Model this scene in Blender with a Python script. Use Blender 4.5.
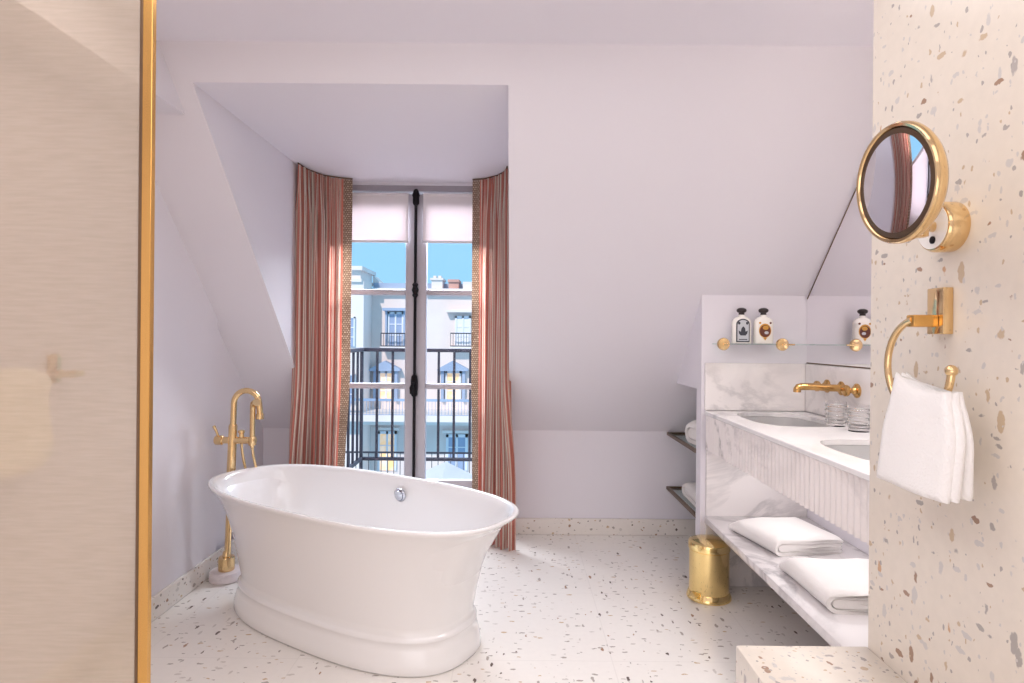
import bpy, bmesh, math, random
from mathutils import Vector, Matrix
random.seed(7)
for o in list(bpy.data.objects): bpy.data.objects.remove(o)
scene = bpy.context.scene
C = scene.collection
PI = math.pi
R = math.radians

# ------------------------------------------------------------------ camera, sky, lights, exposure
FPX = 600.0; VPX, VPY = 516.0, 338.0; CAMH = 1.21; ROLL = R(0.5)
cam = bpy.data.cameras.new('camera'); cam_o = bpy.data.objects.new('camera', cam); C.objects.link(cam_o)
cam.sensor_width = 36.0; cam.lens = 36.0 * FPX / 1024.0
cam.shift_x = -(VPX - 512.0) / 1024.0; cam.shift_y = -(341.5 - VPY) / 1024.0
cam.clip_start = 0.05; cam.clip_end = 200
cam_o.matrix_world = Matrix.Translation((0, 0, CAMH)) @ Matrix.Rotation(R(90), 4, 'X') @ Matrix.Rotation(ROLL, 4, 'Z')
scene.camera = cam_o

def at(px, py, Y):
    """photo pixel -> point on the plane at depth Y (metres in front of the lens)"""
    dx, dy = px - VPX, py - VPY
    x = dx * math.cos(ROLL) + dy * math.sin(ROLL); y = -dx * math.sin(ROLL) + dy * math.cos(ROLL)
    return Vector((x * Y / FPX, Y, CAMH - y * Y / FPX))

world = bpy.data.worlds.new('sky'); scene.world = world; world.use_nodes = True
bg = world.node_tree.nodes['Background']
bg.inputs[0].default_value = (0.335, 0.68, 1.0, 1); bg.inputs[1].default_value = 1.0

def lamp(name, kind, loc, rot, energy, color, size=None, size_y=None, shape=None, spread=None):
    l = bpy.data.lights.new(name, kind); l.energy = energy; l.color = color
    if kind == 'AREA':
        l.shape = shape or 'RECTANGLE'; l.size = size
        if size_y: l.size_y = size_y
        if spread: l.spread = spread
    if kind == 'SUN': l.angle = R(1.0)
    o = bpy.data.objects.new(name, l); C.objects.link(o); o.location = loc; o.rotation_euler = rot
    return o
lamp('sun', 'SUN', (0, 0, 20), (R(54), 0, R(-18)), 2.7, (1.0, 0.90, 0.84))
# unseen area lamps added as soft fill over the bathroom and its entrance side
lamp('ceiling_fill_entrance', 'AREA', (-0.2, -0.35, 2.235), (0, 0, 0), 12, (1.0, 0.985, 0.965), 1.9, 1.5)
lamp('ceiling_fill_bath', 'AREA', (-0.25, 1.25, 2.245), (0, 0, 0), 12.5, (1.0, 0.985, 0.98), 1.9, 1.2)
lamp('fill_behind_lens', 'AREA', (-0.45, -1.1, 0.72), (R(102), 0, R(-5)), 12.8, (1.0, 0.98, 0.97), 2.1, 1.5)  # large frontal fill added behind the lens to even out the light
lamp('ceiling_fill_vanity', 'AREA', (1.16, 1.8, 2.24), (0, 0, 0), 6, (1.0, 0.97, 0.94), 0.3, 0.35, spread=R(110))  # unseen lamp added to lift the vanity nook and its basins
# added area lamp outside, strengthening the sky light over the balcony
lamp('sky_fill_window', 'AREA', (-0.63, 4.6, 2.62), (R(-60), 0, 0), 240, (0.86, 0.92, 1.0), 1.5, 1.3)
lamp('under_counter_fill', 'AREA', (1.17, 2.26, 0.672), (0, 0, 0), 1.6, (1.0, 0.97, 0.95), 0.22, 1.2)  # added to brighten the marble shelf and towels; no fixture there

scene.view_settings.view_transform = 'Standard'; scene.view_settings.look = 'None'
scene.view_settings.gamma = 1.0; scene.view_settings.use_curve_mapping = False
scene.view_settings.exposure = 0.10

# ------------------------------------------------------------------ materials
def sr(r, g, b):
    f = lambda c: (c / 255 / 12.92) if c / 255 <= 0.04045 else ((c / 255 + 0.055) / 1.055) ** 2.4
    return (f(r), f(g), f(b), 1)

class NT:
    def __init__(s, name):
        s.m = bpy.data.materials.new(name); s.m.use_nodes = True
        s.t = s.m.node_tree; s.p = s.t.nodes['Principled BSDF']; s.out = s.t.nodes['Material Output']
    def n(s, typ, **kw):
        nd = s.t.nodes.new(typ)
        for k, v in kw.items():
            if k.startswith('i_'):
                key = k[2:]; key = int(key) if key.isdigit() else key.replace('_', ' ')
                nd.inputs[key].default_value = v
            else: setattr(nd, k, v)
        return nd
    def l(s, a, b): s.t.links.new(a, b)
    def coords(s, kind='Object'): return s.n('ShaderNodeTexCoord').outputs[kind]
    def math(s, op, a, b=None, clamp=False):
        m = s.n('ShaderNodeMath', operation=op); m.use_clamp = clamp
        for i, v in enumerate((a, b)):
            if v is None: continue
            if isinstance(v, (int, float)): m.inputs[i].default_value = v
            else: s.l(v, m.inputs[i])
        return m.outputs[0]
    def mix(s, f, a, b):
        m = s.n('ShaderNodeMix', data_type='RGBA')
        for i, v in ((0, f), (6, a), (7, b)):
            if isinstance(v, (int, float, tuple)): m.inputs[i].default_value = v
            else: s.l(v, m.inputs[i])
        return m.outputs[2]
    def ramp(s, fac, stops, interp='LINEAR'):
        r = s.n('ShaderNodeValToRGB'); r.color_ramp.interpolation = interp
        e = r.color_ramp.elements
        while len(e) < len(stops): e.new(0.5)
        for el, (p, c) in zip(e, stops): el.position = p; el.color = c
        s.l(fac, r.inputs[0]); return r.outputs[0]
    def bump(s, h, strength, dist=0.01):
        b = s.n('ShaderNodeBump', i_Strength=strength, i_Distance=dist); s.l(h, b.inputs['Height'])
        s.l(b.outputs[0], s.p.inputs['Normal'])

def plain(name, col, rough=0.5, metal=0.0, spec=0.5, coat=0.0, noise=0.0, nscale=30):
    t = NT(name); t.p.inputs['Roughness'].default_value = rough; t.p.inputs['Metallic'].default_value = metal
    t.p.inputs['Specular IOR Level'].default_value = spec; t.p.inputs['Coat Weight'].default_value = coat
    t.p.inputs['Coat Roughness'].default_value = 0.05
    if noise:
        nz = t.n('ShaderNodeTexNoise', i_Scale=nscale, i_Detail=4.0); t.l(t.coords(), nz.inputs['Vector'])
        dark = tuple(c * (1 - noise) for c in col[:3]) + (1,)
        t.l(t.mix(nz.outputs[0], dark, col), t.p.inputs['Base Color'])
    else: t.p.inputs['Base Color'].default_value = col
    return t.m

def paint(name, col, rough=0.6):
    t = NT(name); t.p.inputs['Roughness'].default_value = rough; t.p.inputs['Specular IOR Level'].default_value = 0.3
    nz = t.n('ShaderNodeTexNoise', i_Scale=90.0, i_Detail=3.0); t.l(t.coords(), nz.inputs['Vector'])
    t.p.inputs['Base Color'].default_value = col; t.bump(nz.outputs[0], 0.03, 0.002)
    return t.m

def terrazzo(name, base, layers, rough=0.25, seams=False, mottling=0.03):
    """layers: (scale, radius, stretch rotation, stretch, chip colours)"""
    t = NT(name); co = t.coords()
    t.p.inputs['Roughness'].default_value = rough; t.p.inputs['Specular IOR Level'].default_value = 0.5
    nz = t.n('ShaderNodeTexNoise', i_Scale=40.0, i_Detail=4.0); t.l(co, nz.inputs['Vector'])
    dark = tuple(c * (1 - mottling * 2) for c in base[:3]) + (1,)
    col = t.mix(nz.outputs[0], dark, base)
    wob = t.n('ShaderNodeTexNoise', i_Scale=70.0, i_Detail=2.0); t.l(co, wob.inputs['Vector'])
    wv = t.n('ShaderNodeVectorMath', operation='SUBTRACT'); t.l(wob.outputs['Color'], wv.inputs[0]); wv.inputs[1].default_value = (.5, .5, .5)
    ws = t.n('ShaderNodeVectorMath', operation='SCALE'); t.l(wv.outputs[0], ws.inputs[0]); ws.inputs['Scale'].default_value = 0.012
    wa = t.n('ShaderNodeVectorMath', operation='ADD'); t.l(co, wa.inputs[0]); t.l(ws.outputs[0], wa.inputs[1])
    for k, (sc, rad, rot, st, cols) in enumerate(layers):
        mp = t.n('ShaderNodeMapping'); t.l(wa.outputs[0], mp.inputs[0])
        mp.inputs['Rotation'].default_value = rot; mp.inputs['Scale'].default_value = st; mp.inputs['Location'].default_value = (k * 3.7, k * 1.3, k * 5.1)
        v = t.n('ShaderNodeTexVoronoi', feature='F1', i_Scale=sc); t.l(mp.outputs[0], v.inputs['Vector'])
        sep = t.n('ShaderNodeSeparateColor'); t.l(v.outputs['Color'], sep.inputs[0])
        rr = t.math('MULTIPLY', t.math('ADD', t.math('MULTIPLY', sep.outputs[1], 0.75), 0.35), rad)
        mask = t.math('MULTIPLY', t.math('SUBTRACT', rr, v.outputs['Distance']), 30.0, clamp=True)
        n = len(cols)
        cc = t.ramp(sep.outputs[0], [(i / n, c) for i, c in enumerate(cols)], 'CONSTANT')
        col = t.mix(mask, col, cc)
    if seams:
        sp = t.n('ShaderNodeSeparateXYZ'); t.l(co, sp.inputs[0])
        fs = []
        for i, off in ((0, 0.19), (1, 2.85)):
            a = t.math('ADD', sp.outputs[i], 60 - off)
            f = t.math('MODULO', a, 0.59) if i == 0 else t.math('MODULO', a, 0.60)
            fs.append(t.math('LESS_THAN', f, 0.004))
        s_ = t.math('MULTIPLY', t.math('MAXIMUM', fs[0], fs[1]), 0.10)
        col = t.mix(s_, col, sr(150, 140, 135))
    t.l(col, t.p.inputs['Base Color'])
    return t.m

def marble(name, base, vein, scale=1.6, rough=0.2, seed=0.0):
    t = NT(name); co = t.coords(); t.p.inputs['Roughness'].default_value = rough
    mp = t.n('ShaderNodeMapping'); t.l(co, mp.inputs[0]); mp.inputs['Location'].default_value = (seed, seed * 2, seed * 3); mp.inputs['Rotation'].default_value = (0.5, 0.7, 0.4)
    n1 = t.n('ShaderNodeTexNoise', i_Scale=scale, i_Detail=7.0, i_Roughness=0.6, i_Distortion=1.2); t.l(mp.outputs[0], n1.inputs['Vector'])
    a = t.math('ABSOLUTE', t.math('SUBTRACT', n1.outputs[0], 0.5))
    v1 = t.math('SUBTRACT', 1.0, t.math('MULTIPLY', a, 22.0), clamp=True)
    n3 = t.n('ShaderNodeTexNoise', i_Scale=scale * 0.9, i_Detail=2.0); t.l(co, n3.inputs['Vector'])
    gate = t.math('MULTIPLY', t.math('SUBTRACT', n3.outputs[0], 0.42), 3.2, clamp=True)
    v1 = t.math('MULTIPLY', t.math('MULTIPLY', v1, gate), 0.6)
    n2 = t.n('ShaderNodeTexNoise', i_Scale=scale * 2.6, i_Detail=6.0, i_Distortion=0.8); t.l(mp.outputs[0], n2.inputs['Vector'])
    cloud = t.math('MULTIPLY', t.math('SUBTRACT', n2.outputs[0], 0.52), 0.7, clamp=True)
    f = t.math('ADD', v1, cloud, clamp=True)
    t.l(t.mix(f, base, vein), t.p.inputs['Base Color'])
    return t.m

def brass(name, col, rough=0.12):
    t = NT(name); t.p.inputs['Metallic'].default_value = 1.0; t.p.inputs['Base Color'].default_value = col
    nz = t.n('ShaderNodeTexNoise', i_Scale=25.0, i_Detail=2.0); t.l(t.coords(), nz.inputs['Vector'])
    t.l(t.math('ADD', t.math('MULTIPLY', nz.outputs[0], 0.06), rough - 0.03), t.p.inputs['Roughness'])
    return t.m

def clear_glass(name, tint=(1, 1, 1, 1), refl=0.06, fres=0.6):
    t = NT(name); t.t.nodes.remove(t.p)
    tr = t.n('ShaderNodeBsdfTransparent'); tr.inputs[0].default_value = tint
    gl = t.n('ShaderNodeBsdfGlossy'); gl.inputs['Roughness'].default_value = 0.02
    lw = t.n('ShaderNodeLayerWeight'); lw.inputs['Blend'].default_value = 0.25
    f = t.math('ADD', t.math('MULTIPLY', lw.outputs['Fresnel'], fres), refl * 0.5, clamp=True)
    mx = t.n('ShaderNodeMixShader'); t.l(f, mx.inputs[0]); t.l(tr.outputs[0], mx.inputs[1]); t.l(gl.outputs[0], mx.inputs[2])
    t.l(mx.outputs[0], t.out.inputs[0]); return t.m

def mesh_glass(name):
    """shower glass with a woven linen interlayer: partly see-through, partly beige"""
    t = NT(name); co = t.coords()
    mp = t.n('ShaderNodeMapping'); t.l(co, mp.inputs[0]); mp.inputs['Scale'].default_value = (14, 14, 170)
    nz = t.n('ShaderNodeTexNoise', i_Scale=1.0, i_Detail=4.0); t.l(mp.outputs[0], nz.inputs['Vector'])
    t.l(t.ramp(nz.outputs[0], [(0.3, sr(216, 206, 194)), (0.7, sr(226, 217, 207))]), t.p.inputs['Base Color'])
    t.p.inputs['Roughness'].default_value = 0.35; t.p.inputs['Specular IOR Level'].default_value = 0.2
    tl = t.n('ShaderNodeBsdfTranslucent'); tl.inputs[0].default_value = sr(228, 218, 204)
    m1 = t.n('ShaderNodeMixShader'); m1.inputs[0].default_value = 0.45; t.l(t.p.outputs[0], m1.inputs[1]); t.l(tl.outputs[0], m1.inputs[2])
    tr = t.n('ShaderNodeBsdfTransparent'); tr.inputs[0].default_value = sr(250, 242, 231)
    mx = t.n('ShaderNodeMixShader')
    t.l(t.math('ADD', t.math('MULTIPLY', nz.outputs[0], 0.04), 0.33), mx.inputs[0])
    t.l(tr.outputs[0], mx.inputs[1]); t.l(m1.outputs[0], mx.inputs[2]); t.l(mx.outputs[0], t.out.inputs[0])
    return t.m

def curtain_mat(name):
    t = NT(name); uv = t.coords('UV'); t.p.inputs['Roughness'].default_value = 0.6; t.p.inputs['Specular IOR Level'].default_value = 0.25
    t.p.inputs['Sheen Weight'].default_value = 0.15
    sp = t.n('ShaderNodeSeparateXYZ'); t.l(uv, sp.inputs[0])
    f = t.math('FRACT', t.math('MULTIPLY', sp.outputs[0], 1 / 0.042))
    red, pink, cream, deep = sr(230, 152, 136), sr(238, 190, 176), sr(253, 241, 228), sr(192, 112, 102)
    c = t.ramp(f, [(0.0, red), (0.24, deep), (0.29, cream), (0.47, deep), (0.51, pink), (0.66, cream), (0.80, red), (0.95, deep)], 'CONSTANT')
    t.l(c, t.p.inputs['Base Color'])
    wv = t.n('ShaderNodeTexNoise', i_Scale=400.0); t.l(uv, wv.inputs['Vector']); t.bump(wv.outputs[0], 0.08, 0.001)
    return t.m

def braid_mat(name):
    t = NT(name); uv = t.coords('UV'); t.p.inputs['Roughness'].default_value = 0.75
    br = t.n('ShaderNodeTexBrick', i_Scale=1.0); t.l(uv, br.inputs['Vector'])
    br.inputs['Color1'].default_value = sr(226, 208, 188); br.inputs['Color2'].default_value = sr(184, 162, 142); br.inputs['Mortar'].default_value = sr(146, 114, 100)
    br.inputs['Brick Width'].default_value = 0.014; br.inputs['Row Height'].default_value = 0.012; br.inputs['Mortar Size'].default_value = 0.0022
    t.l(br.outputs[0], t.p.inputs['Base Color']); t.bump(br.outputs['Fac'], 0.4, 0.002)
    return t.m

def terry(name, col):
    t = NT(name); t.p.inputs['Base Color'].default_value = col; t.p.inputs['Roughness'].default_value = 0.95
    t.p.inputs['Specular IOR Level'].default_value = 0.1; t.p.inputs['Sheen Weight'].default_value = 0.3
    nz = t.n('ShaderNodeTexNoise', i_Scale=260.0, i_Detail=3.0); t.l(t.coords(), nz.inputs['Vector']); t.bump(nz.outputs[0], 0.5, 0.004)
    return t.m

def stone(name, a, b, scale=1.0):
    t = NT(name); t.p.inputs['Roughness'].default_value = 0.85
    nz = t.n('ShaderNodeTexNoise', i_Scale=scale, i_Detail=6.0); t.l(t.coords(), nz.inputs['Vector'])
    t.l(t.ramp(nz.outputs[0], [(0.35, a), (0.65, b)]), t.p.inputs['Base Color']); return t.m

M = {}
M['wall'] = paint('lilac white paint', sr(232, 227, 234))
M['ceiling'] = paint('ceiling paint', sr(235, 230, 238))
dk, br_, gy, tn, lg = sr(108, 94, 88), sr(168, 136, 114), sr(178, 169, 162), sr(206, 182, 154), sr(212, 204, 198)
M['floor'] = terrazzo('terrazzo floor', sr(243, 237, 232), [
    (30, 0.20, (0.3, 0.2, 0.5), (1, 0.36, 1), (gy, dk, lg, gy, br_, lg, gy)),
    (44, 0.25, (0.1, 0.3, -0.6), (0.42, 1, 1), (lg, gy, lg, tn, gy)),
    (22, 0.11, (0.4, 0.1, 1.1), (1, 0.4, 1), (dk, br_, gy, gy))], rough=0.16, seams=True)
M['terrazzo_wall'] = terrazzo('warm terrazzo wall', sr(238, 226, 212), [
    (24, 0.23, (0.5, 0.3, 0.2), (1, 1, 0.42), (gy, br_, lg, tn, tn, sr(208, 166, 130), lg, sr(186, 176, 170), br_)),
    (34, 0.24, (0.9, 0.2, 0.6), (1, 0.5, 1), (tn, lg, br_, gy, lg, gy, lg)),
    (14, 0.15, (0.2, 0.8, 0.4), (0.45, 1, 1), (lg, tn, lg, tn, gy)),
    (60, 0.24, (0.2, 0.3, 0.9), (1, 1, 0.6), (lg, tn, gy, lg))], rough=0.22, mottling=0.05)
M['terrazzo_trim'] = terrazzo('terrazzo skirting', sr(238, 230, 224), [
    (26, 0.24, (0.3, 0.2, 0.5), (1, 0.6, 1), (gy, dk, lg, br_, tn)),
    (40, 0.26, (0.1, 0.6, -0.6), (0.7, 1, 1), (lg, gy, br_, tn))], rough=0.2)
M['marble'] = marble('white veined marble', sr(240, 234, 233), sr(150, 146, 150), 1.5, 0.18)
M['marble_top'] = marble('polished marble counter', sr(244, 240, 240), sr(182, 178, 182), 1.1, 0.12, 2.0)
M['marble_flute'] = marble('fluted marble', sr(240, 232, 230), sr(120, 112, 116), 1.2, 0.3, 4.0)
M['brass'] = brass('polished brass', sr(232, 200, 150), 0.13)
M['tap'] = brass('warm brass tap', sr(214, 170, 108), 0.12)
M['gold'] = brass('bright gold plate', sr(250, 222, 156), 0.09)
M['satin_brass'] = brass('satin brass', sr(222, 172, 100), 0.25)
M['bronze'] = brass('aged bronze', sr(120, 98, 78), 0.35)
M['chrome'] = brass('chrome', sr(200, 202, 210), 0.08)
M['tub'] = plain('white enamel', sr(246, 243, 243), 0.16, 0, 0.5, 0.6)
M['mirror'] = brass('mirror silver', sr(236, 234, 234), 0.03)
t_ = NT('clear silvered mirror'); t_.p.inputs['Metallic'].default_value = 1; t_.p.inputs['Roughness'].default_value = 0.0; t_.p.inputs['Base Color'].default_value = sr(246, 244, 246); M['mirror'] = t_.m
M['glass'] = clear_glass('clear glass', (1, 1, 1, 1), 0.0, 0.12)
M['shelf_glass'] = clear_glass('green edged glass', sr(244, 250, 248), 0.04, 0.3)
t_ = NT('ribbed tumbler glass'); t_.p.inputs['Transmission Weight'].default_value = 1.0; t_.p.inputs['Roughness'].default_value = 0.03; t_.p.inputs['IOR'].default_value = 1.45; t_.p.inputs['Base Color'].default_value = (1, 1, 1, 1); M['tumbler'] = t_.m
M['screen'] = mesh_glass('linen interlayer glass')
M['frame'] = plain('pale grey window paint', sr(196, 190, 198), 0.45)
M['frame_shaded'] = plain('shaded grey window paint', sr(160, 152, 160), 0.5)  # shadow on the window head put into a darker frame colour
M['iron'] = plain('black iron', sr(26, 22, 26), 0.6, 0, 0.2)
M['rail'] = plain('dark blue grey railing paint', sr(48, 46, 58), 0.5)
t_ = NT('white blind cloth'); t_.p.inputs['Base Color'].default_value = sr(246, 240, 240); t_.p.inputs['Roughness'].default_value = 0.9
tl_ = t_.n('ShaderNodeBsdfTranslucent'); tl_.inputs[0].default_value = sr(250, 240, 242); mx_ = t_.n('ShaderNodeMixShader'); mx_.inputs[0].default_value = 0.24
nz_ = t_.n('ShaderNodeTexNoise', i_Scale=300.0); t_.l(t_.coords(), nz_.inputs['Vector']); t_.bump(nz_.outputs[0], 0.05, 0.001)
t_.l(t_.p.outputs[0], mx_.inputs[1]); t_.l(tl_.outputs[0], mx_.inputs[2]); t_.l(mx_.outputs[0], t_.out.inputs[0]); M['blind'] = t_.m
M['curtain'] = curtain_mat('striped curtain silk')
M['braid'] = braid_mat('woven curtain braid')
M['terry'] = terry('white terry cloth', sr(250, 245, 242))
M['cream_terry'] = terry('cream terry cloth', sr(250, 242, 228))
M['bottle'] = plain('milk white bottle', sr(246, 240, 234), 0.25, 0, 0.5, 0.4)
M['cap'] = plain('black bottle cap', sr(46, 34, 36), 0.3)
M['ink'] = plain('charcoal print', sr(62, 62, 74), 0.6, noise=0.3, nscale=400)
M['label_grey'] = plain('grey label paper', sr(206, 208, 214), 0.6, noise=0.25, nscale=500)
M['label_gold'] = plain('gold print', sr(206, 150, 62), 0.5)
M['label_brown'] = plain('brown print', sr(116, 58, 44), 0.6, noise=0.5, nscale=350)
M['white_stone'] = marble('white stone base', sr(236, 226, 230), sr(200, 190, 196), 3.0, 0.3)
M['facade'] = stone('pale limestone facade', sr(226, 206, 200), sr(238, 222, 216), 0.35)
M['facade_trim'] = stone('limestone trim', sr(232, 216, 210), sr(240, 228, 224), 0.6)
M['zinc'] = stone('blue grey zinc', sr(150, 164, 190), sr(172, 184, 206), 0.5)
M['terracotta'] = stone('terracotta chimney', sr(206, 150, 136), sr(222, 170, 156), 1.0)
M['win_dark'] = plain('blue window glass', sr(160, 172, 200), 0.2)
M['win_frame'] = plain('white exterior window paint', sr(232, 230, 236), 0.5)
t_ = NT('warm lit window'); t_.p.inputs['Base Color'].default_value = sr(230, 180, 120)
t_.p.inputs['Emission Color'].default_value = sr(255, 190, 110); t_.p.inputs['Emission Strength'].default_value = 0.35
nz_ = t_.n('ShaderNodeTexNoise', i_Scale=2.0); t_.l(t_.coords(), nz_.inputs['Vector']); t_.l(t_.ramp(nz_.outputs[0], [(0.4, sr(244, 206, 150)), (0.6, sr(246, 230, 214))]), t_.p.inputs['Base Color']); M['win_lit'] = t_.m
M['parasol'] = plain('white parasol canvas', sr(240, 238, 242), 0.8)

# ------------------------------------------------------------------ mesh helpers
def link(name, bm, mat, parent=None, loc=None, smooth=True, auto=40):
    bmesh.ops.recalc_face_normals(bm, faces=bm.faces)
    me = bpy.data.meshes.new(name); bm.to_mesh(me); bm.free()
    mats = mat if isinstance(mat, (list, tuple)) else [mat]
    for m in mats: me.materials.append(m)
    if smooth:
        for p in me.polygons: p.use_smooth = True
        try: me.set_sharp_from_angle(angle=R(auto))
        except Exception: pass
    o = bpy.data.objects.new(name, me); C.objects.link(o)
    if parent: o.parent = parent
    if loc: o.location = loc
    return o
def thing(name, label, cat, loc=(0, 0, 0), rotz=0.0, group=None):
    o = bpy.data.objects.new(name, None); C.objects.link(o); o.empty_display_size = 0.1
    o.location = loc; o.rotation_euler = (0, 0, rotz); o['label'] = label; o['category'] = cat
    if group: o['group'] = group
    return o
def tag(o, label, cat, group=None):
    o['label'] = label; o['category'] = cat
    if group: o['group'] = group
    return o
def struct(name, bm, mat, label, cat, parent=None, **kw):
    o = link(name, bm, mat, parent, **kw)
    if parent is None: o['kind'] = 'structure'; o['label'] = label; o['category'] = cat
    return o
def copy_tree(o, parent=None):
    c = o.copy(); C.objects.link(c)
    if parent: c.parent = parent
    for ch in [x for x in bpy.data.objects if x.parent == o]: copy_tree(ch, c)
    return c

def box(bm, a, b, bev=0.0, seg=2, mi=0):
    vs = [bm.verts.new((x, y, z)) for x in (a[0], b[0]) for y in (a[1], b[1]) for z in (a[2], b[2])]
    idx = [(0, 1, 3, 2), (4, 6, 7, 5), (0, 4, 5, 1), (2, 3, 7, 6), (0, 2, 6, 4), (1, 5, 7, 3)]
    fs = [bm.faces.new([vs[i] for i in f]) for f in idx]
    for f in fs: f.material_index = mi
    if bev > 0:
        es = list({e for f in fs for e in f.edges})
        bmesh.ops.bevel(bm, geom=es, offset=bev, segments=seg, profile=0.5, affect='EDGES')
    return bm
def B(a, b, bev=0.0, seg=2): return box(bmesh.new(), a, b, bev, seg)
def poly_prism(bm, pts, vec):
    """closed polygon (3d points) extruded by vec"""
    v1 = [bm.verts.new(p) for p in pts]; v2 = [bm.verts.new(Vector(p) + Vector(vec)) for p in pts]
    bm.faces.new(v1); bm.faces.new(v2[::-1]); n = len(pts)
    for i in range(n): bm.faces.new((v1[i], v1[(i + 1) % n], v2[(i + 1) % n], v2[i]))
    return bm
def lathe(bm, prof, seg=40, M4=None, sx=1.0, sy=1.0, cap=True):
    """prof: (r,z) list, capped at both ends"""
    rings = []
    for r, z in prof:
        rings.append([bm.verts.new((math.cos(2 * PI * i / seg) * r * sx, math.sin(2 * PI * i / seg) * r * sy, z)) for i in range(seg)])
    for a, b in zip(rings, rings[1:]):
        for i in range(seg): bm.faces.new((a[i], a[(i + 1) % seg], b[(i + 1) % seg], b[i]))
    if cap: bm.faces.new(rings[0][::-1]); bm.faces.new(rings[-1])
    if M4 is not None:
        for rg in rings:
            for v in rg: v.co = M4 @ v.co
    return bm
def tube(bm, pts, rad, seg=14, cap=True):
    pts = [Vector(p) for p in pts]; n = len(pts)
    rads = rad if isinstance(rad, (list, tuple)) else [rad] * n
    rings = []; prev = None
    for i, p in enumerate(pts):
        d = ((pts[i + 1] - p).normalized() if i < n - 1 else Vector()) + ((p - pts[i - 1]).normalized() if i > 0 else Vector())
        d.normalize()
        if prev is None:
            up = Vector((0, 0, 1)) if abs(d.z) < 0.9 else Vector((1, 0, 0)); prev = d.cross(up).normalized()
        s = (prev - d * prev.dot(d)).normalized(); t = d.cross(s); prev = s
        rings.append([bm.verts.new(p + (s * math.cos(2 * PI * k / seg) + t * math.sin(2 * PI * k / seg)) * rads[i]) for k in range(seg)])
    for a, b in zip(rings, rings[1:]):
        for k in range(seg): bm.faces.new((a[k], a[(k + 1) % seg], b[(k + 1) % seg], b[k]))
    if cap: bm.faces.new(rings[0][::-1]); bm.faces.new(rings[-1])
    return bm
AX = {'X': Matrix.Rotation(R(90), 4, 'Y'), '-X': Matrix.Rotation(R(-90), 4, 'Y'), 'Y': Matrix.Rotation(R(-90), 4, 'X'), '-Y': Matrix.Rotation(R(90), 4, 'X')}
def disc(loc, axis, prof, seg=40):
    return lathe(bmesh.new(), prof, seg, Matrix.Translation(loc) @ AX[axis])
def arc(c, r, a0, a1, n, f): return [f(c, r, R(a0 + (a1 - a0) * i / n)) for i in range(n + 1)]

# ------------------------------------------------------------------ room constants
XL, XR, XP = -1.535, 1.437, 0.92           # left wall, vanity wall, terrazzo pier
YB, YW = 3.71, 3.70                          # knee wall, window plane
ZC, KZ, SL = 2.269, 0.64, 1.05               # ceiling, knee height, roof slope
CL, CR = -1.227, -0.037                      # dormer cheeks
ZD = 2.163                                   # dormer ceiling
YF = -1.25                                   # wall behind the lens
slopeY = lambda z: YB - (z - KZ) / SL        # where the slope is at a height
slopeZ = lambda y: KZ + SL * (YB - y)
YC = slopeY(ZC)
YR = 2.957                                    # return wall at the end of the vanity
YP = 1.56                                    # end of the terrazzo pier

# floor and ceiling
struct('floor', B((XL - 0.1, YF - 0.1, -0.12), (XR + 0.1, YB + 0.15, 0.0)), M['floor'], 'white speckled terrazzo floor', 'floor', smooth=False)
struct('ceiling', B((XL - 0.1, YF - 0.1, ZC), (XR + 0.1, YC + 0.08, ZC + 0.1)), M['ceiling'], 'flat pale lilac ceiling', 'ceiling', smooth=False)
# sloped mansard wall in three flat pieces around the dormer, one mesh
bm = bmesh.new()
nv = Vector((0, SL, 1)).normalized() * 0.12
def slope_piece(x0, x1, z0, z1):
    poly_prism(bm, [(x0, slopeY(z0), z0), (x1, slopeY(z0), z0), (x1, slopeY(z1), z1), (x0, slopeY(z1), z1)], nv)
slope_piece(XL - 0.1, CL - 0.11, KZ, ZC); slope_piece(CR + 0.11, XR + 0.1, KZ, ZC); slope_piece(CL - 0.11, CR + 0.11, ZD, ZC)
struct('wall_slope', bm, M['wall'], 'sloping mansard wall cut by the window dormer', 'wall', smooth=False)
# dormer lining: cheeks and ceiling
bm = bmesh.new()
for x, s in ((CL, -1), (CR, 1)):
    poly_prism(bm, [(x, slopeY(ZD), ZD), (x, YB + 0.1, ZD), (x, YB + 0.1, KZ - 0.1), (x, YB, KZ - 0.1), (x, YB, KZ)], (s * 0.11, 0, 0))
struct('wall_dormer', bm, M['wall'], 'triangular cheek walls of the window dormer', 'wall', smooth=False)
struct('ceiling_dormer', B((CL - 0.12, slopeY(ZD) + 0.001, ZD), (CR + 0.12, YB + 0.15, ZD + 0.1)), M['ceiling'], 'flat ceiling of the window dormer', 'ceiling', smooth=False)
# knee wall with the window opening
bm = bmesh.new()
box(bm, (XL - 0.1, YB + 0.001, 0), (CL, YB + 0.12, KZ)); box(bm, (CR, YB + 0.001, 0), (XR + 0.1, YB + 0.12, KZ + 0.05))
struct('wall_back', bm, M['wall'], 'low knee wall under the slope beside the window', 'wall', smooth=False)
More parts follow.
